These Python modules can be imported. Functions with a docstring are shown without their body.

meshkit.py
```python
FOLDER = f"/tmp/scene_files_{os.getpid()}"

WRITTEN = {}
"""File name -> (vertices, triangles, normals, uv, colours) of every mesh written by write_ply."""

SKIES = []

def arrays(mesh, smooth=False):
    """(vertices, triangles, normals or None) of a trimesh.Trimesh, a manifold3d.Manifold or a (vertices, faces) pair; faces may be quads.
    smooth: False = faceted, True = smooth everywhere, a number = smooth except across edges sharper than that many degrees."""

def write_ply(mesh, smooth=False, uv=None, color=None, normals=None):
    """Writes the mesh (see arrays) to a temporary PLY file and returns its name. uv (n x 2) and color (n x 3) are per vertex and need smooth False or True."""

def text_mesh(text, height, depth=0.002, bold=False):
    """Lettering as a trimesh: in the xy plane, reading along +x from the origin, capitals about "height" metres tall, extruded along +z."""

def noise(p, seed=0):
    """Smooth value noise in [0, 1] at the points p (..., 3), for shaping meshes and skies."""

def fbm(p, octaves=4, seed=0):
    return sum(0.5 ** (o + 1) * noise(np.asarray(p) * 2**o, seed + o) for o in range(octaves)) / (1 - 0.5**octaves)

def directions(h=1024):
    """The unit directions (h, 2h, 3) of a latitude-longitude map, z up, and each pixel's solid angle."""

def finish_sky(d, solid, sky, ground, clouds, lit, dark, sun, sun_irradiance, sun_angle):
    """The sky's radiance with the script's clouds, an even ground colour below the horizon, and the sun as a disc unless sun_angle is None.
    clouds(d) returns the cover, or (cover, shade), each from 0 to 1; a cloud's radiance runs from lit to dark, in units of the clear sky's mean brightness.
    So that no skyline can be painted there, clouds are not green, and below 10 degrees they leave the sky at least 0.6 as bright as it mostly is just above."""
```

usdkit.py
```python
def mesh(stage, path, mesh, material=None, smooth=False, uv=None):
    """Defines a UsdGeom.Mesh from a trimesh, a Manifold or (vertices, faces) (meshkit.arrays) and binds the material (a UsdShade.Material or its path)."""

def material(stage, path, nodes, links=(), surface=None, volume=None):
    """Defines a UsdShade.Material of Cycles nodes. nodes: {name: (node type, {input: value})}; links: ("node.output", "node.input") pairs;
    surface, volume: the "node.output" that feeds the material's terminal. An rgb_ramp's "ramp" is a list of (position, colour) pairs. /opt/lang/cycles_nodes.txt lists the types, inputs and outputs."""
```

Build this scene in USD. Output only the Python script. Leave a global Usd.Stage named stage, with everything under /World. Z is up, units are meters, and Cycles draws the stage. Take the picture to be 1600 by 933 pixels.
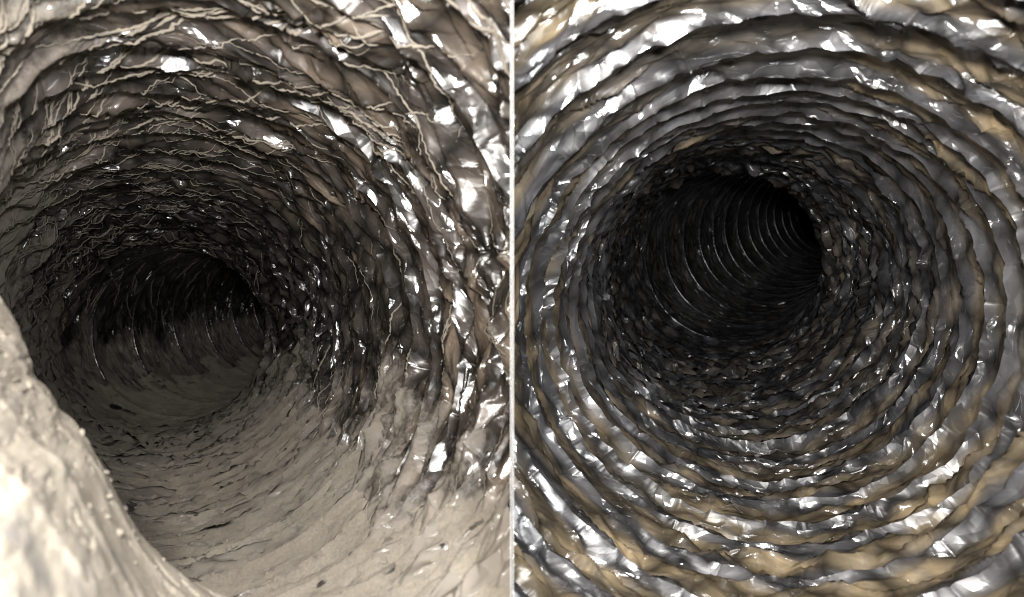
import math
import numpy as np
from scipy.interpolate import CubicSpline
from scipy.spatial import Delaunay
from scipy.sparse import coo_matrix
from scipy.sparse.csgraph import connected_components
from pxr import Gf, Sdf, Usd, UsdGeom, UsdLux, UsdShade, Vt
import trimesh
import meshkit
import usdkit

stage = Usd.Stage.CreateInMemory()
UsdGeom.SetStageUpAxis(stage, UsdGeom.Tokens.z)
UsdGeom.SetStageMetersPerUnit(stage, 1.0)
UsdGeom.Xform.Define(stage, '/World')

# ------------------------------------------------------------------ camera
FPX, W, H = 1042.0, 1600.0, 933.0
cam = UsdGeom.Camera.Define(stage, '/World/camera')
cam.AddTransformOp().Set(Gf.Matrix4d(1, 0, 0, 0, 0, 0, 1, 0, 0, -1, 0, 0, 0, 0, 0, 1))   # looks along +y, z up
cam.CreateHorizontalApertureAttr(36.0)
cam.CreateFocalLengthAttr(36.0 * FPX / W)
cam.CreateFStopAttr(11.5)
cam.CreateFocusDistanceAttr(0.62)
cam.CreateClippingRangeAttr(Gf.Vec2f(0.02, 100))
cam.CreateExposureAttr(0.0)

# ------------------------------------------------------------------ lamps: the small torch held at each duct's mouth
def lamp(name, pos, power, radius, color):
    l = UsdLux.SphereLight.Define(stage, '/World/' + name)
    l.AddTranslateOp().Set(Gf.Vec3d(*pos))
    l.CreateRadiusAttr(radius)
    l.CreateIntensityAttr(power)
    l.CreateNormalizeAttr(True)
    l.CreateColorAttr(Gf.Vec3f(*color))
    return l

lamp('torch_dusty', (-0.034, -0.030, 0.060), 1.65, 0.018, (1.0, 0.957, 0.905))
lamp('torch_clean', (0.036, -0.030, 0.052), 1.38, 0.018, (0.985, 0.99, 1.0))

# ------------------------------------------------------------------ materials
UsdGeom.Scope.Define(stage, '/World/Looks')

def film_material(name, dark, tan, rough, tan_gain, haze, bumpd, veil, coat, crease):
    n = {
        'g': ('texture_coordinate', {}),
        'tan': ('attribute', {'attribute': 'tan'}),
        'n1': ('noise_texture', {'scale': 55.0, 'detail': 6.0, 'roughness': 0.65, 'distortion': 0.6}),
        'r1': ('map_range', {'from_min': 0.3, 'from_max': 0.72, 'to_min': 0.45, 'to_max': 1.25}),
        'fib_map': ('mapping', {'scale': (0.35, 0.35, 2.2)}),
        'fib': ('noise_texture', {'scale': 1.0, 'detail': 3.0}),
        'fib_r': ('map_range', {'from_min': 0.3, 'from_max': 0.7, 'to_min': 0.72, 'to_max': 1.2}),
        'tf': ('math', {'math_type': 'multiply', 'value2': tan_gain, 'use_clamp': True}),
        'tf2': ('math', {'math_type': 'multiply', 'use_clamp': True}),
        'mixc': ('mix_color', {'a': dark, 'b': tan}),
        'vary': ('mix_color', {'blend_type': 'multiply', 'fac': 1.0}),
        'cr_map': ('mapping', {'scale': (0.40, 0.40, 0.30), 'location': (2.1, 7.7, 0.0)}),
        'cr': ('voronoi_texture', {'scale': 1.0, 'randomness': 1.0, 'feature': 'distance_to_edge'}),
        'cr_shade': ('map_range', {'from_min': 0.003, 'from_max': 0.024, 'to_min': crease, 'to_max': 1.0}),  # shade of the creases, painted into the film colour as thin dark lines
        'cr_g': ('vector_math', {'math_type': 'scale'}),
        'grey': ('combine_color', {}),
        'veil': ('attribute', {'attribute': 'veil'}),
        'vn': ('noise_texture', {'scale': 240.0, 'detail': 6.0, 'roughness': 0.75}),
        'vs': ('math', {'math_type': 'multiply_add', 'value2': 2.0, 'value3': -1.85}),
        'vr': ('math', {'math_type': 'multiply_add', 'value2': 2.5, 'use_clamp': True}),
        'vf': ('math', {'math_type': 'multiply', 'value2': veil, 'use_clamp': True}),
        'dusted': ('mix_color', {'b': (0.43, 0.38, 0.315)}),
        'vrough': ('mix_float', {'b': 0.9}),
        'vcoat': ('mix_float', {'a': coat, 'b': 0.0}),
        'n2': ('noise_texture', {'scale': 26.0, 'detail': 3.0}),
        'rr': ('map_range', {'from_min': 0.3, 'from_max': 0.7, 'to_min': rough * 0.75, 'to_max': rough * 1.35}),
        # small flat facets of crumpled film: in each cell the height is a plane of random slope
        'flat': ('attribute', {'attribute': 'flat'}),
        'dist': ('noise_texture', {'scale': 0.6, 'detail': 3.0}),
        'dmix': ('vector_math', {'math_type': 'multiply_add', 'vector2': (0.35, 0.35, 0.5)}),
        'bn': ('voronoi_texture', {'scale': 1.0, 'randomness': 1.0, 'feature': 'f1'}),
        'loc': ('vector_math', {'math_type': 'subtract'}),
        'slope': ('vector_math', {'math_type': 'subtract', 'vector2': (0.5, 0.5, 0.5)}),
        'plane': ('vector_math', {'math_type': 'dot_product'}),
        'fine_map': ('mapping', {'scale': (1.5, 1.5, 2.3), 'location': (5.3, 1.7, 0.0)}),
        'bn2': ('voronoi_texture', {'scale': 1.0, 'randomness': 1.0, 'feature': 'f1'}),
        'loc2': ('vector_math', {'math_type': 'subtract'}),
        'slope2': ('vector_math', {'math_type': 'subtract', 'vector2': (0.5, 0.5, 0.5)}),
        'plane2': ('vector_math', {'math_type': 'dot_product'}),
        'both': ('math', {'math_type': 'multiply_add', 'value2': 0.36}),
        'crumple': ('attribute', {'attribute': 'crumple'}),
        'bump': ('bump', {'distance': bumpd}),
        # the gloss lies on the finest creases
        'gloss_h': ('math', {'math_type': 'multiply_add', 'value2': 0.85}),
        'gloss_s': ('math', {'math_type': 'multiply_add', 'value2': 0.55, 'value3': 0.36, 'use_clamp': True}),
        'gloss_b': ('bump', {'distance': 0.0095}),
        'p': ('principled_bsdf', {'ior': 1.8, 'specular_ior_level': 0.6, 'metallic': haze,
                                  'coat_weight': 0.9, 'coat_roughness': 0.18, 'coat_ior': 1.75}),
    }
    links = [('g.object', 'n1.vector'), ('g.object', 'n2.vector'), ('flat.vector', 'fib_map.vector'),
             ('fib_map.vector', 'fib.vector'), ('fib.fac', 'fib_r.value'),
             ('n1.fac', 'r1.value'), ('tan.fac', 'tf.value1'), ('tf.value', 'tf2.value1'), ('r1.result', 'tf2.value2'),
             ('tf2.value', 'mixc.fac'), ('fib_r.result', 'grey.r'), ('fib_r.result', 'grey.g'), ('fib_r.result', 'grey.b'),
             ('mixc.result', 'vary.a'), ('grey.color', 'vary.b'), ('dmix.vector', 'cr_map.vector'), ('cr_map.vector', 'cr.vector'), ('cr.distance', 'cr_shade.value'), ('vary.result', 'cr_g.vector1'), ('cr_shade.result', 'cr_g.scale'), ('cr_g.vector', 'dusted.a'), ('vf.value', 'dusted.fac'), ('dusted.result', 'p.base_color'), ('g.object', 'vn.vector'), ('veil.fac', 'vs.value1'), ('vs.value', 'vr.value3'), ('vn.fac', 'vr.value1'), ('vr.value', 'vf.value1'),
             ('vf.value', 'vrough.fac'), ('rr.result', 'vrough.a'), ('vrough.result', 'p.roughness'), ('vf.value', 'vcoat.fac'), ('vcoat.result', 'p.coat_weight'),
             ('n2.fac', 'rr.value'), ('flat.vector', 'dist.vector'), ('dist.color', 'dmix.vector1'), ('flat.vector', 'dmix.vector3'), ('dmix.vector', 'bn.vector'),
             ('dmix.vector', 'loc.vector1'), ('bn.position', 'loc.vector2'), ('bn.color', 'slope.vector1'), ('loc.vector', 'plane.vector1'), ('slope.vector', 'plane.vector2'), ('dmix.vector', 'fine_map.vector'), ('fine_map.vector', 'bn2.vector'), ('fine_map.vector', 'loc2.vector1'), ('bn2.position', 'loc2.vector2'),
             ('bn2.color', 'slope2.vector1'), ('loc2.vector', 'plane2.vector1'), ('slope2.vector', 'plane2.vector2'), ('plane2.value', 'both.value1'), ('plane.value', 'both.value3'), ('both.value', 'bump.height'), ('crumple.fac', 'bump.strength'), ('bump.normal', 'p.normal'), ('plane2.value', 'gloss_h.value1'), ('plane.value', 'gloss_h.value3'), ('gloss_h.value', 'gloss_b.height'), ('crumple.fac', 'gloss_s.value1'), ('gloss_s.value', 'gloss_b.strength'), ('gloss_b.normal', 'p.coat_normal')]
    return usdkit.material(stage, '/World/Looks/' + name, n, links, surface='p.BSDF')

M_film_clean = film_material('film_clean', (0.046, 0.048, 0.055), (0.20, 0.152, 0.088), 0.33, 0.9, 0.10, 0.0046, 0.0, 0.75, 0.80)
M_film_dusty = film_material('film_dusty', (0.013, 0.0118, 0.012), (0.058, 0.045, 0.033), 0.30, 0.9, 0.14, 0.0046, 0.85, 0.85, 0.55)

def wire_material(name, col):
    return usdkit.material(stage, '/World/Looks/' + name, {
        'g': ('texture_coordinate', {}), 'bn': ('noise_texture', {'scale': 160.0, 'detail': 3.0}),
        'bump': ('bump', {'strength': 0.3, 'distance': 0.002}),
        'rr': ('map_range', {'from_min': 0.3, 'from_max': 0.7, 'to_min': 0.10, 'to_max': 0.30}),
        'p': ('principled_bsdf', {'base_color': col, 'ior': 2.0, 'specular_ior_level': 0.7, 'coat_weight': 1.0, 'coat_roughness': 0.12})},
        [('g.object', 'bn.vector'), ('bn.fac', 'bump.height'), ('bn.fac', 'rr.value'), ('rr.result', 'p.roughness'), ('bump.normal', 'p.normal')], surface='p.BSDF')

M_wire = wire_material('wire_film', (0.030, 0.030, 0.031))
M_wire_dusty = wire_material('wire_film_dusty', (0.050, 0.045, 0.038))

M_dust = usdkit.material(stage, '/World/Looks/dust', {
    'g': ('texture_coordinate', {}),
    'n1': ('noise_texture', {'scale': 34.0, 'detail': 7.0, 'roughness': 0.62, 'distortion': 0.5}),
    'n2': ('noise_texture', {'scale': 75.0, 'detail': 5.0, 'roughness': 0.6, 'distortion': 0.8}),
    'nr': ('map_range', {'from_min': 0.56, 'from_max': 0.72, 'to_min': 0.0, 'to_max': 0.75}),
    'n3': ('noise_texture', {'scale': 650.0, 'detail': 4.0, 'roughness': 0.75}),
    'n3r': ('map_range', {'from_min': 0.3, 'from_max': 0.7, 'to_min': 0.80, 'to_max': 1.15}),
    'grit': ('vector_math', {'math_type': 'scale'}),
    'blot': ('mix_color', {'b': (0.20, 0.19, 0.185)}),
    'ramp': ('rgb_ramp', {'ramp': [(0.25, (0.30, 0.26, 0.212)), (0.45, (0.43, 0.38, 0.312)), (0.6, (0.50, 0.445, 0.365)), (0.8, (0.58, 0.525, 0.44))]}),
    'bn': ('noise_texture', {'scale': 900.0, 'detail': 4.0, 'roughness': 0.7}),
    'bump': ('bump', {'strength': 0.45, 'distance': 0.0025}),
    'p': ('principled_bsdf', {'roughness': 0.95, 'specular_ior_level': 0.1, 'diffuse_roughness': 0.6})},
    [('g.object', 'n1.vector'), ('n1.fac', 'ramp.fac'), ('ramp.color', 'blot.a'), ('g.object', 'n2.vector'), ('n2.fac', 'nr.value'), ('nr.result', 'blot.fac'), ('g.object', 'n3.vector'), ('n3.fac', 'n3r.value'), ('n3r.result', 'grit.scale'), ('blot.result', 'grit.vector1'), ('grit.vector', 'p.base_color'), ('g.object', 'bn.vector'), ('bn.fac', 'bump.height'), ('bump.normal', 'p.normal')], surface='p.BSDF')

M_card = usdkit.material(stage, '/World/Looks/white_card', {
    'g': ('texture_coordinate', {}), 'n': ('noise_texture', {'scale': 90.0, 'detail': 4.0}),
    'r': ('rgb_ramp', {'ramp': [(0.3, (0.80, 0.79, 0.77)), (0.7, (0.86, 0.85, 0.83))]}), 'p': ('principled_bsdf', {'roughness': 0.6})},
    [('g.object', 'n.vector'), ('n.fac', 'r.fac'), ('r.color', 'p.base_color')], surface='p.BSDF')

# ------------------------------------------------------------------ helpers
def tag(prim, label=None, category=None, group=None, kind=None):
    for k, v in (('label', label), ('category', category), ('group', group), ('kind', kind)):
        if v:
            prim.SetCustomDataByKey(k, v)
    return prim

USED = {}
def numbered(path):
    k = USED.get(path, 0)
    USED[path] = k + 1
    return path if k == 0 else f'{path}_{k:03d}'

def add_mesh(parent, name, v, f, mat, smooth=True, prim=None):
    m = usdkit.mesh(stage, numbered(parent + '/' + name), (v, f), mat, smooth=smooth)
    for key, val in (prim or {}).items():
        if np.ndim(val) == 2:
            UsdGeom.PrimvarsAPI(m).CreatePrimvar(key, Sdf.ValueTypeNames.Float3Array, 'vertex').Set(Vt.Vec3fArray.FromNumpy(np.asarray(val, np.float32)))
            continue
        UsdGeom.PrimvarsAPI(m).CreatePrimvar(key, Sdf.ValueTypeNames.FloatArray, 'vertex').Set(Vt.FloatArray.FromNumpy(np.asarray(val, np.float32)))
    return m.GetPrim()

def sstep(a, b, x):
    t = np.clip((x - a) / (b - a), 0, 1)
    return t * t * (3 - 2 * t)

def wrapdiff(t, c):
    return (t - c + math.pi) % (2 * math.pi) - math.pi

TWO_PI = 2 * math.pi
R0 = 0.15
PITCH = 0.048
PITCH_FAR = 0.108

class Facets:
    """A sheet folded along straight creases: flat triangles between random points on the (s, angle) cylinder, periodic in the angle."""
    def __init__(self, smax, ls, ncirc, shear, seed):
        rng = np.random.default_rng(seed)
        ns = int(smax / ls) + 8
        i, j = np.meshgrid(np.arange(-4, ns), np.arange(ncirc), indexing='ij')
        s = (i + rng.uniform(0, 1, i.shape)) * ls
        t = ((j + 0.5 * (i % 2) + rng.uniform(-.45, .45, i.shape)) / ncirc * TWO_PI) % TWO_PI
        h = rng.uniform(-1, 1, i.shape)
        s, t, h = s.ravel(), t.ravel(), h.ravel()
        self.ls, self.nc, self.shear = ls, ncirc, shear
        S = np.concatenate([s, s, s]); T = np.concatenate([t - TWO_PI, t, t + TWO_PI]); Hh = np.concatenate([h, h, h])
        ids = np.tile(np.arange(len(s)), 3)
        keep = (T > -1.6) & (T < TWO_PI + 1.6)
        S, T, self.h, ids = S[keep], T[keep], Hh[keep], ids[keep]
        self.tri = Delaunay(np.stack(self.coords(S, T), 1))
        # real-size altitudes and the sign of the crease along each edge
        P = np.stack([S, T * R0], 1)
        sim = self.tri.simplices
        A, B, C = P[sim[:, 0]], P[sim[:, 1]], P[sim[:, 2]]
        cr = lambda a, b: a[:, 0] * b[:, 1] - a[:, 1] * b[:, 0]
        area2 = np.abs(cr(B - A, C - A)) + 1e-12
        L = np.stack([np.linalg.norm(C - B, axis=1), np.linalg.norm(A - C, axis=1), np.linalg.norm(B - A, axis=1)], 1)
        self.alt = area2[:, None] / np.maximum(L, 1e-9)
        ev = np.stack([C - B, A - C, B - A], 1)
        along = np.abs(ev[..., 1]) / np.maximum(L, 1e-9)
        nb = self.tri.neighbors
        hs = self.h[sim]
        crease = np.zeros(sim.shape)
        for k in range(3):
            o = nb[:, k]; ok = o >= 0
            a, b = (k + 1) % 3, (k + 2) % 3
            mid = 0.5 * (hs[:, a] + hs[:, b])
            own = hs[:, k]
            other = np.where(ok, hs[o].sum(1) - hs[:, a] - hs[:, b], own)
            crease[:, k] = np.where(ok, mid - 0.5 * (own + other), 0)
            va, vb = ids[sim[:, a]], ids[sim[:, b]]
            key = (np.minimum(va, vb) * 7919 + np.maximum(va, vb) * 104729) % 1000003
            r = ((key * 2654435761) % 4294967296) / 4294967296.0
            if k == 0:
                self.rand = np.zeros(sim.shape)
            self.rand[:, k] = r
        self.crease, self.along = crease, along

    def coords(self, s, t):
        return s / self.ls + self.shear * t / TWO_PI, t / TWO_PI * self.nc

    def __call__(self, s, t, edges=False):
        q = np.stack(self.coords(s.ravel(), (t % TWO_PI).ravel()), 1)
        k = self.tri.find_simplex(q)
        tr = self.tri.transform[k]
        b = np.einsum('nij,nj->ni', tr[:, :2], q - tr[:, 2])
        b = np.concatenate([b, 1 - b.sum(1, keepdims=True)], 1)
        h = (self.h[self.tri.simplices[k]] * b).sum(1).reshape(s.shape)
        if not edges:
            return h
        d = np.maximum(b, 0) * self.alt[k]
        return h, d.reshape(s.shape + (3,)), self.crease[k].reshape(s.shape + (3,)), self.along[k].reshape(s.shape + (3,)), self.rand[k].reshape(s.shape + (3,)), self.alt[k].reshape(s.shape + (3,))

class Duct:
    def __init__(self, ctrl, side, seed):
        c = np.array(ctrl)
        self.side, self.seed = side, seed
        y = np.linspace(c[0, 0], c[-1, 0], 3000)
        P = np.stack([CubicSpline(c[:, 0], c[:, 1])(y), y, CubicSpline(c[:, 0], c[:, 2])(y)], 1)
        ds = np.concatenate([[0], np.cumsum(np.linalg.norm(np.diff(P, axis=0), axis=1))])
        self.length = ds[-1]
        self.S = ds
        self.P = P
        self.yofs = y
        T = np.gradient(P, ds, axis=0)
        self.T = T / np.linalg.norm(T, axis=1, keepdims=True)
        X = np.cross(self.T, [0, 0, 1]); self.X = X / np.linalg.norm(X, axis=1, keepdims=True)
        self.U = np.cross(self.X, self.T)
        rng = np.random.default_rng(seed)
        self.fA = Facets(self.length, 0.0200, 15, 9.0, seed + 1)
        self.fB = Facets(self.length, 0.0080, 34, -24.0, seed + 2)
        self.fC = Facets(self.length, 0.0036, 70, 44.0, seed + 3)
        yy = self.yofs
        pitch = PITCH + (PITCH_FAR - PITCH) * sstep(0.95, 1.12, yy)
        pitch = pitch * (1 + 0.5 * (meshkit.fbm(np.stack([ds * 9, ds * 0 + seed, ds * 0], -1), 2, seed) - .5))
        self.turns = np.concatenate([[0], np.cumsum(np.diff(ds) / pitch[1:])])
        n = int(self.length / PITCH) + 3
        self.tilt = rng.normal(0, 0.004, (n + 2, 2))

    def at(self, s, a):
        return np.stack([np.interp(s, self.S, a[:, k]) for k in range(3)], -1)

    def turn(self, s):
        return np.interp(s, self.S, self.turns)

    def s_of_turn(self, u):
        return np.interp(u, self.turns, self.S)

    def ypos(self, s):
        return np.interp(s, self.S, self.yofs)

    def point(self, s, t, r):
        c, X, U = self.at(s, self.P), self.at(s, self.X), self.at(s, self.U)
        return c + X * (r * np.cos(t))[..., None] + U * (r * np.sin(t))[..., None]

    def n3(self, s, t, fs, ft, seed, octv=4):
        return meshkit.fbm(np.stack([s * fs, np.cos(t) * ft + 50, np.sin(t) * ft + 50], -1), octv, seed)

def visible(pts, side, margin):
    """vertices on this duct's side of the divider and within reach of the frame"""
    x, y, z = pts[..., 0], pts[..., 1], pts[..., 2]
    yy = np.maximum(y, 0.02)
    px, pz = x / yy * FPX, z / yy * FPX
    return (y > 0.03) & (np.abs(px) < 800 * margin) & (np.abs(pz) < 467 * margin) & (x * side > -0.004)

def clip_side(v, f, side, eps, extra=None):
    """cut a triangle mesh at the divider: vertices just across are slid onto the plane x = side * eps"""
    x = v[:, 0] * side
    f = f[(x[f] > eps).any(1)]
    # move each crossing vertex to the plane along the edge towards an inside neighbour
    out = v.copy()
    bad = x <= eps
    for a in range(3):
        for b in range(3):
            if a != b:
                m = bad[f[:, a]] & ~bad[f[:, b]]
                ia, ib = f[m, a], f[m, b]
                w = (eps - x[ia]) / (x[ib] - x[ia])
                out[ia] = v[ia] + (v[ib] - v[ia]) * w[:, None]
    return out, f

def compact(v, f, attrs):
    u, inv = np.unique(f, return_inverse=True)
    return v[u], inv.reshape(f.shape), {k: a[u] for k, a in attrs.items()}

def pieces(v, f, attrs):
    """the connected pieces of a mesh; slivers are dropped"""
    n = len(v)
    g = coo_matrix((np.ones(len(f) * 2), (np.r_[f[:, 0], f[:, 1]], np.r_[f[:, 1], f[:, 2]])), (n, n))
    c, lab = connected_components(g, False)
    fl = lab[f[:, 0]]
    for k in range(c):
        fk = f[fl == k]
        if len(fk) > 60:
            yield compact(v, fk, attrs)

def grid_faces(n, m):
    i, j = np.meshgrid(np.arange(n - 1), np.arange(m - 1), indexing='ij')
    a = i * m + j
    return np.concatenate([np.stack([a, a + m, a + m + 1], -1).reshape(-1, 3), np.stack([a, a + m + 1, a + 1], -1).reshape(-1, 3)])

# ------------------------------------------------------------------ shape of each duct's wall
def base_radius_clean(D, s, t):
    y = D.ypos(s)
    r = R0 * (1 + 0.035 * (D.n3(s, t, 6, 1.3, 5, 2) - .5))
    return r

def base_radius_dusty(D, s, t):
    y = D.ypos(s)
    r = R0 * (1 + 0.035 * (D.n3(s, t, 6, 1.3, 5, 2) - .5))
    # the wall pushed in at the lower left of the mouth
    k = 1 - sstep(0.25, 0.35 + 0.22 * sstep(-20, 35, np.degrees(wrapdiff(math.radians(180), t))), y)
    phi = wrapdiff(t, math.radians(180 + 30))
    g = np.exp(-np.abs(phi / np.radians(np.where(phi > 0, 73, 82))) ** 3.5)
    deep = 0.107 + 0.005 * (D.n3(s, t, 30, 4, 9, 3) - .5)
    return r - deep * g * k

def film(D, s, t, dusty):
    """inward displacement of the film and the fields other things use"""
    u = D.turn(s)
    k = np.floor(u); ph = u - k
    y = D.ypos(s)
    near = 1 - sstep(0.75, 1.15, y)
    bend = np.exp(-((y - 0.92) / 0.22) ** 2)
    warp = 0.007 * (D.n3(s, t, 18, 3, 21, 3) - .5)
    wt = 0.05 * (D.n3(s, t, 22, 4, 22, 3) - .5)
    hA, dsA, crA, alA, rnA, _ = D.fA(s + warp, t + wt, True)
    hB, dsB, crB, alB, rnB, _ = D.fB(s + warp * .5, t + wt * .5, True)
    hC = D.fC(s, t)
    env = np.sin(math.pi * ph) ** 0.6
    cover = 1 - sstep(0.95, 1.25, y)                       # up to the bend the film is bunched over its wires
    pd = np.minimum(ph, 1 - ph) * PITCH                    # distance to the nearest wire
    calm = 1 - 0.85 * np.exp(-np.abs(wrapdiff(t, math.radians(205)) / math.radians(72)) ** 4) * (1 - sstep(0.30, 0.42, y)) * (1.0 if dusty else 0.0)
    order = 1.0 if dusty else 0.85
    sag = -(0.0038 if dusty else 0.0042) * (1 - 0.4 * bend) * calm * np.sin(math.pi * ph) ** 0.8 + calm * (cover * (1 - 0.7 * bend) * (0.0034 if dusty else 0.0042) + (1 - cover) * 0.0022) * np.exp(-(pd / (0.0034 if dusty else 0.0027)) ** 2)
    region = 0.45 + 1.1 * D.n3(s, t, 9, 1.6, 31, 2)
    amp = 0.25 + 0.75 * cover
    keep = (0.24 if dusty else 0.12) * cover
    order = order + (1 - order) * np.clip(bend * 1.3, 0, 1)
    dA = (order if dusty else 1.0) * calm * (0.0078 if dusty else 0.0066) * hA * (keep + (1 - keep) * env) * amp
    dB = (order if dusty else order - 0.15 * (1 - sstep(0.4, 0.75, y))) * calm * 0.0062 * hB * (keep + (1 - keep) * env) * region * (0.22 + 0.78 * cover + 0.9 * bend)
    dC = order * calm * 0.0028 * hC * region * (0.30 + 0.70 * cover + 0.9 * bend)
    pinch = (np.sign(crA) * np.minimum(np.abs(crA) * 2.2, 1) * (rnA < 0.75) * np.exp(-dsA / 0.0013)).sum(-1) * 0.0016
    pinch = pinch + (np.sign(crB) * np.minimum(np.abs(crB) * 2.2, 1) * (rnB < 0.55) * np.exp(-dsB / 0.0007)).sum(-1) * 0.0008
    d = sag + dA + dB + dC + pinch * calm * (0.2 + 0.8 * cover)
    return dict(d=d, sag=sag, dA=dA, dB=dB, dC=dC, ph=ph, y=y, hA=hA, hB=hB, env=env)

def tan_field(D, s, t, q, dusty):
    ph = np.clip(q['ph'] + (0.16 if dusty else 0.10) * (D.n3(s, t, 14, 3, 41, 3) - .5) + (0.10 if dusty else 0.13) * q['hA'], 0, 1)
    if dusty:
        band = sstep(0.02, 0.26, ph) * (1 - sstep(0.58, 0.84, ph))
    else:
        band = sstep(0.30, 0.50, ph) * (1 - sstep(0.78, 0.92, ph))
    patch = sstep(0.32, 0.54, D.n3(s, t, 5, 1.1, 43, 3))
    v = band * (0.25 + 0.75 * patch) + 0.10
    if dusty:
        v = 0.20 + 0.75 * v
    v = v * (1 - (0.68 if dusty else 0.62) * sstep(0.40, 0.75, q['y']) - 0.2 * sstep(0.9, 1.2, q['y']))   # bunched film shows less fibre; dimming light down the duct is painted in too
    return np.clip(v, 0, 1)

def dust_level(D, s, t, q, bare):
    """inward displacement of the top of the dust"""
    y = q['y']
    down = -np.sin(t)                                     # 1 on the floor, -1 on the crown
    right = np.cos(t)
    nz = D.n3(s, t, 16, 3.2, 61, 4) - .5
    fine = D.n3(s, t, 150, 26, 62, 4) - .5
    grain = D.n3(s, t, 700, 120, 63, 2) - .5
    bedm = down + 0.55 * nz + np.where(right < 0, 0.10 * -right, -0.10 * right)
    bulge = np.exp(-np.abs(wrapdiff(t, math.radians(210)) / math.radians(86)) ** 4) * (1 - sstep(0.31, 0.40, y))
    bedm = bedm - 0.30 * sstep(0.95, 1.4, y)
    bed = sstep(0.12, 0.66, bedm)
    bed = np.maximum(bed, bulge)
    fine = fine * (1 - 0.75 * bulge); grain = grain * (1 - 0.8 * bulge)
    thick = -0.0150 + 0.0174 * bed + 0.0020 * nz * bed + 0.0022 * fine + 0.0008 * grain
    fleck = sstep(0.66, 0.77, D.n3(s, t, 170, 17, 64, 2)) * (0.4 + 0.6 * sstep(.45, .6, D.n3(s, t, 12, 2, 65, 2)))
    thick = thick - 0.0045 * fleck
    for s0, t0, a, b in bare:
        e = ((s - s0) / a) ** 2 + (wrapdiff(t, t0) * R0 / b) ** 2
        thick = thick - np.where(y < 0.38, 0.0085, 0.009) * np.exp(-(e ** 1.5)) * (1 + 1.2 * fine)
    bedtop = q['sag'] * 0.75 + 0.36 * q['dA'] + 0.12 * q['dB'] + 0.10 * q['dC'] + thick
    # dust clinging along the creases that stand into the duct
    leftness = sstep(-0.55, 0.55, -np.cos(t - math.radians(-25)))   # most at upper left
    far = sstep(1.05, 1.5, y)
    bloom = q['d'] - 0.0022 + 0.0042 * (fine + 0.4 * nz) * (0.25 + 0.75 * leftness) * (1 - far) + 0.0008 * grain * (1 - far) - 0.0015 * far - 0.0012 * (1 - leftness)
    return np.maximum(bedtop, bloom)

def veil_field(D, s, t, q, dd, bare):
    """how thickly the film itself is filmed over with dust, 0 to 1"""
    near_bed = np.clip(1 - (q['d'] - dd) / 0.0030, 0, 1)
    m = -np.sin(t) - 0.45 * np.cos(t) + 1.1 * (D.n3(s, t, 16, 3.2, 61, 4) - .5) + 0.35 * q['hA'] + 0.25 * q['hB']
    m = m + 0.85 * np.exp(-(wrapdiff(t, math.radians(152)) / 0.85) ** 2) * (1 - sstep(.5, .9, q['y']))
    m = m - 0.85 * sstep(1.0, 1.35, q['y']) * sstep(-0.55, 0.1, np.sin(t))
    v = np.clip(0.95 * sstep(-0.75, 0.75, m) + 0.30 * near_bed * sstep(-0.7, 0.1, -np.sin(t)), 0, 1)
    for s0, t0, a, b in bare:
        e = ((s - s0) / a) ** 2 + (wrapdiff(t, t0) * R0 / b) ** 2
        v = v * (1 - np.where(q['y'] < 0.38, 0.85, 0.8) * np.exp(-(e / 1.6) ** 2))
    return v

EPS = 0.0004

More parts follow.
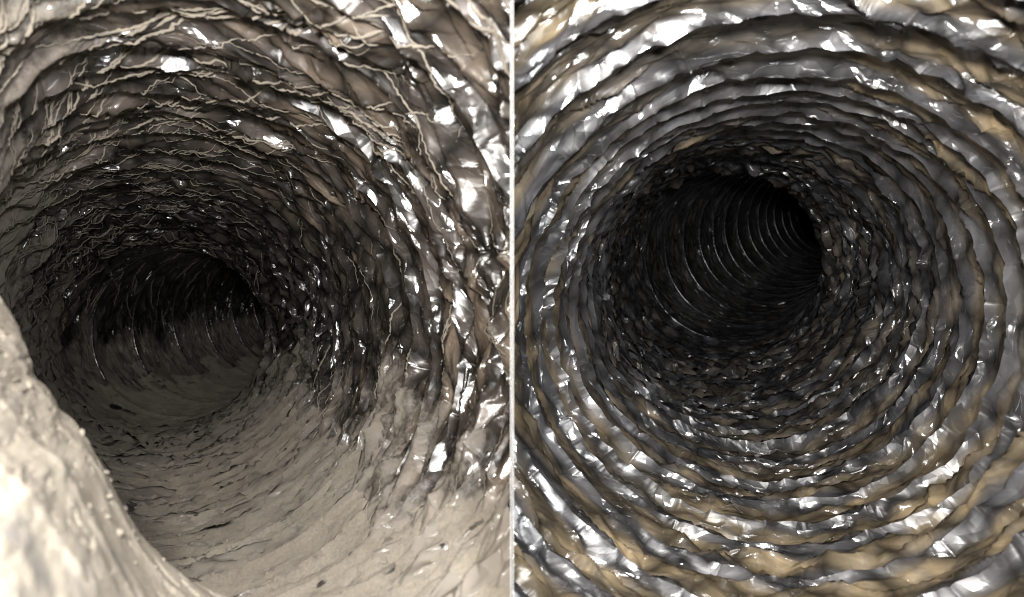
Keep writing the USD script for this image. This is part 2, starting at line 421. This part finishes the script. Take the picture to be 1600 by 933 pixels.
def tube(pts, rad, n):
    """tube round an open or closed run of points, with per point radius"""
    T = np.gradient(pts, axis=0); T /= np.linalg.norm(T, axis=1, keepdims=True)
    N = np.cross(T, [0.03, 1, 0.02]); N /= np.linalg.norm(N, axis=1, keepdims=True)
    B = np.cross(T, N)
    a = np.linspace(0, TWO_PI, n, endpoint=False)
    v = pts[:, None] + rad[:, None, None] * (N[:, None] * np.cos(a)[None, :, None] + B[:, None] * np.sin(a)[None, :, None])
    i, j = np.meshgrid(np.arange(len(pts) - 1), np.arange(n), indexing='ij')
    p, q = i * n + j, i * n + (j + 1) % n
    f = np.concatenate([np.stack([p, q, q + n], -1).reshape(-1, 3), np.stack([p, q + n, p + n], -1).reshape(-1, 3)])
    return v.reshape(-1, 3), f

def pixel_to_wall(D, base, px, py):
    s, t = np.meshgrid(np.linspace(0.05, D.length - .05, 1200), np.linspace(0, TWO_PI, 720, endpoint=False), indexing='ij')
    p = D.point(s, t, base(D, s, t))
    e = np.hypot(p[..., 0] / p[..., 1] * FPX + 800 - px, 466.5 - p[..., 2] / p[..., 1] * FPX - py) + p[..., 1] * 3.0
    i = np.unravel_index(np.argmin(e), e.shape)
    return s[i], t[i]

def strands(D, base):
    """threads of dust hanging along the creases: thin, knobbly, branching"""
    rng = np.random.default_rng(77)
    out = []
    #        angles      depths        slope (mean, spread)  length        radius             count
    zones = [((98, 190), (0.20, 0.55), (0.60, 0.30), (0.08, 0.28), (0.0004, 0.0011), 150),
             ((70, 215), (0.44, 1.05), (0.08, 0.20), (0.05, 0.20), (0.00025, 0.00062), 400),
             ((-30, 75), (0.22, 0.62), (0.03, 0.08), (0.06, 0.22), (0.0002, 0.0005), 24),
             ((-70, 5), (0.24, 0.70), (-0.05, 0.10), (0.05, 0.17), (0.0005, 0.0011), 30),
             ((60, 200), (1.00, 1.60), (0.15, 0.30), (0.04, 0.12), (0.0004, 0.0008), 70)]
    todo = []
    for (a0, a1), (y0, y1), (sm, sd), (l0, l1), (r0, r1), cnt in zones:
        for _ in range(cnt):
            yy = rng.uniform(y0, y1)
            s = float(np.interp(yy, D.yofs, D.S))
            t = math.radians(rng.uniform(a0, a1))
            todo.append((s, t, rng.normal(sm, sd), rng.uniform(l0, l1) * rng.choice([1, 1, .6]), r0 + (r1 - r0) * rng.random() ** 2, rng.choice([-1, 1]), 0))
    while todo:
        s, t, slope, ln, r, dirn, gen = todo.pop()
        n = max(8, int(ln / 0.0016))
        w = np.cumsum(rng.normal(0, 0.10, n)); w -= w[0]
        kink = np.cumsum((rng.random(n) < 0.06) * rng.normal(0, 0.40, n))
        wob = 0.35 if math.cos(t) > 0.2 else 1.0
        sl = slope + wob * (0.08 * np.tanh(w) + 0.20 * np.tanh(kink))
        step = ln / n
        dt = dirn * step / R0 / np.sqrt(1 + sl ** 2)
        tt = t + np.cumsum(dt)
        st = s + np.cumsum(sl * dt * R0)
        if st.min() < 0.02 or st.max() > D.length - 0.1:
            continue
        q = film(D, st[None], tt[None], True)
        d = q['d'][0]
        d2 = np.maximum.reduce([np.roll(d, k) for k in (-2, -1, 0, 1, 2)]) if n > 12 else d
        d = 0.5 * d + 0.5 * d2
        d[:3], d[-3:] = q['d'][0][:3], q['d'][0][-3:]
        taper = np.clip(np.minimum(np.arange(n), np.arange(n)[::-1]) / (0.18 * n), 0.15, 1)
        rad = r * taper * (0.5 + 0.6 * rng.random(n) + 0.5 * (rng.random(n) < 0.08))
        lat = 0.25 * q['dA'][0] + 0.4 * q['dB'][0]
        p = D.point(st + lat * q['env'][0], tt, base(D, st, tt) - d - 0.25 * r)
        p = p + rng.normal(0, 0.0003, p.shape)
        v, f = tube(p, rad, 6)
        ok = visible(v, D.side, 1.22)
        f = f[ok[f].any(1)]
        v, f = clip_side(v, f, D.side, EPS)
        if len(f):
            a, b, _ = compact(v, f, {})
            out.append((a, b))
        if gen < 2:
            for _ in range(rng.integers(0, 3) if wob == 1.0 else rng.integers(0, 2)):
                k = rng.integers(n // 5, n - n // 5)
                todo.append((st[k], tt[k], slope + rng.choice([-1, 1]) * rng.uniform(.25, .7), ln * rng.uniform(.25, .6), r * 0.8, dirn * rng.choice([1, 1, -1]), gen + 1))
    return out

STATS = {}
def build(D, root, base, dusty, mfilm, mwire, bare=()):
    nturn = int(D.turns[-1])
    dust_parts = []
    for k in range(nturn):
        s0, s1 = float(D.s_of_turn(k)), float(D.s_of_turn(k + 1))
        ym = float(D.ypos(0.5 * (s0 + s1)))
        rpx = FPX * R0 / ym * 0.64                                   # in pixels of the render
        rows = int(np.clip((s1 - s0) / ym * FPX * .64 * max(0.40, R0 / ym) * 0.95, 18, 64))
        cols = int(np.clip(TWO_PI * rpx * 0.85, 380, 1700))
        s, t = np.meshgrid(np.linspace(s0, s1, rows + 1), np.linspace(0, TWO_PI, cols + 1), indexing='ij')
        # leave out quickly what cannot be near the frame
        coarse = D.point(s, t, base(D, s, t))
        vis = visible(coarse, D.side, 1.22)
        if not vis.any():
            continue
        q = film(D, s, t, dusty)
        br = base(D, s, t)
        lat = 0.25 * q['dA'] * 1.0 + 0.4 * q['dB']
        ss = s + lat * q['env']
        f = grid_faces(rows + 1, cols + 1)
        f = f[vis.ravel()[f].any(1)]
        v = D.point(ss, t, br - q['d']).reshape(-1, 3)
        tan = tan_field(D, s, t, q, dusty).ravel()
        vv, ff = clip_side(v, f, D.side, EPS)
        if len(ff):
            twist = t + 1.5 * s                             # coordinates on the tube, stretched along its girth and free of a seam
            flat = np.stack([np.cos(twist) * R0 / 0.017, np.sin(twist) * R0 / 0.017,
                             s / 0.0060 + 1.7 * np.sin(3 * t + 9 * s) + 1.3 * np.sin(2 * t - 14 * s) + D.seed], -1).reshape(-1, 3)
            crumple = ((0.40 if dusty else 0.28) + (0.60 if dusty else 0.72) * sstep(0.35, 0.80, q['y'])) * (0.75 + 0.5 * D.n3(s, t, 9, 1.6, 31, 2))
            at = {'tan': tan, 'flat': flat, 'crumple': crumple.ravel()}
            if dusty:
                dd = dust_level(D, s, t, q, bare)
                at['veil'] = veil_field(D, s, t, q, dd, bare).ravel()
            a, b, at = compact(vv, ff, at)
            for a1, b1, at1 in pieces(a, b, at):
                add_mesh(root, 'film_panel', a1, b1, mfilm, True, at1)
        if dusty:
            gap = (dd - q['d']).ravel()
            f2 = f[(gap[f] > -0.0004).any(1)]
            dv = D.point(ss, t, br - np.maximum(dd, q['d'] - 0.0035)).reshape(-1, 3)
            dv, f2 = clip_side(dv, f2, D.side, EPS)
            if len(f2):
                a, b, _ = compact(dv, f2, {})
                dust_parts.append((a, b))
        # the wire that this panel ends on
        n = int(np.clip(cols * 0.35, 160, 420))
        t1 = np.linspace(0, TWO_PI, n + 1)
        sw = np.full(n + 1, s0) + 0.0015 * np.sin(t1 + k)
        bw = base(D, sw, t1)
        sunk = 0.0080 * float(1 - sstep(0.95, 1.2, D.ypos(s0))) - 0.0029
        if dusty:
            sunk = sunk + 0.005 * sstep(0.45, 0.75, -np.sin(t1))      # buried under the dust on the floor
        pw = D.point(sw, t1, bw + sunk)
        rad = (0.0019 + 0.0006 * float(sstep(0.95, 1.2, D.ypos(s0)))) * (1 + 0.22 * (D.n3(sw * 0 + k, t1, 1, 14, 71, 3) - .5))
        wv, wf = tube(pw, rad, 8)
        okv = visible(wv, D.side, 1.22)
        wf = wf[okv[wf].any(1)]
        wv, wf = clip_side(wv, wf, D.side, EPS)
        if len(wf):
            a, b, _ = compact(wv, wf, {})
            for a1, b1, _ in pieces(a, b, {}):
                add_mesh(root, 'wire_ring', a1, b1, mwire, True)
    return dust_parts

# ------------------------------------------------------------------ the two ducts
left = Duct([(.06, -.022, -.004), (.318, -.164, -.019), (.55, -.280, -.028), (.75, -.385, -.036), (.95, -.495, -.052), (1.1, -.563, -.062),
             (1.25, -.585, -.058), (1.45, -.572, -.044), (1.75, -.530, -.012), (2.2, -.420, .03), (2.7, -.24, .06)], -1, 11)
right = Duct([(.06, .022, -.002), (.25, .092, -.016), (.40, .148, -.017), (.55, .200, -.004), (.75, .252, .018), (.95, .297, .037), (1.1, .350, .060),
              (1.3, .465, .108), (1.6, .662, .172), (1.9, .870, .235), (2.3, 1.16, .31)], 1, 57)

x = UsdGeom.Xform.Define(stage, '/World/dusty_duct')
tag(x.GetPrim(), 'dusty flexible duct seen inside, dark crinkled film with tan dust on its floor', 'air duct')
spots = [(22, 505, 14, 20), (75, 705, 8, 10), (20, 600, 9, 12), (60, 820, 9, 10), (170, 905, 10, 8), (40, 660, 10, 7), (95, 760, 12, 8), (30, 745, 8, 11), (120, 860, 13, 8), (85, 900, 9, 7), (12, 870, 10, 9), (140, 820, 8, 6), (15, 560, 7, 9),
         (180, 634, 11, 5), (165, 790, 16, 9), (205, 795, 9, 6), (515, 850, 10, 5), (538, 838, 9, 6), (612, 896, 14, 5), (503, 917, 12, 4), (345, 822, 22, 8), (590, 705, 9, 5),
         (668, 770, 8, 5), (655, 790, 9, 5), (100, 700, 8, 5), (255, 905, 9, 5), (712, 680, 8, 7), (320, 880, 8, 5), (690, 850, 7, 5)]
bare = []
for px, py, a, b in spots:
    s0, t0 = pixel_to_wall(left, base_radius_dusty, px, py)
    yy = float(left.ypos(s0))
    bare.append((s0, t0, b / FPX * yy * 1.5, a / FPX * yy * 0.7))
parts = build(left, '/World/dusty_duct', base_radius_dusty, True, M_film_dusty, M_wire_dusty, bare)
parts += strands(left, base_radius_dusty)
rng = np.random.default_rng(9)
ball = trimesh.creation.icosphere(1)
for _ in range(420):                                    # crumbs and small clumps lying in the dust
    s0, t0 = rng.uniform(0.16, 1.25), math.radians(rng.normal(268, 30))
    q = film(left, np.array([[s0]]), np.array([[t0]]), True)
    r = rng.uniform(0.0004, 0.0010) + 0.0009 * rng.random() ** 4
    d = float(np.maximum(dust_level(left, np.array([[s0]]), np.array([[t0]]), q, ()), q['d'])[0, 0])
    c = left.point(np.array([s0]), np.array([t0]), base_radius_dusty(left, np.array([s0]), np.array([t0])) - d - 0.35 * r)[0]
    if not visible(c[None], -1, 1.2)[0] or c[0] > -0.004:
        continue
    v = ball.vertices * (r * rng.uniform(0.6, 1.35, 3)) * (1 + rng.normal(0, 0.16, (len(ball.vertices), 1)))
    parts.append((v + c, np.array(ball.faces)))
vs, fs, n = [], [], 0
for a, b in parts:
    vs.append(a); fs.append(b + n); n += len(a)
p = add_mesh('/World', 'dust', np.vstack(vs), np.vstack(fs), M_dust, True)
tag(p, 'pale tan dust, crumbs and strands coating floor and creases of the left-hand duct', 'dust', kind='stuff')

x = UsdGeom.Xform.Define(stage, '/World/clean_duct')
tag(x.GetPrim(), 'clean flexible duct seen inside, shiny black film with amber bands, no dust', 'air duct')
build(right, '/World/clean_duct', base_radius_clean, False, M_film_clean, M_wire)

# ------------------------------------------------------------------ the white card between the two ducts
yf, th = 0.185, 0.00026
zz = np.linspace(-0.115, 0.115, 24)
prof = [(yf, z) for z in zz] + [(0.75, 0.2), (0.75, -0.2)]
from shapely.geometry import Polygon
card = trimesh.creation.extrude_polygon(Polygon(prof), th, engine='earcut')
cv = np.array(card.vertices)
card_v = np.stack([cv[:, 2] - th / 2, cv[:, 0], cv[:, 1]], 1)
p = add_mesh('/World', 'divider_card', card_v, np.array(card.faces)[:, [0, 1, 2]], M_card, False)
tag(p, 'thin white upright card edge between the dusty duct and the clean duct', 'divider')
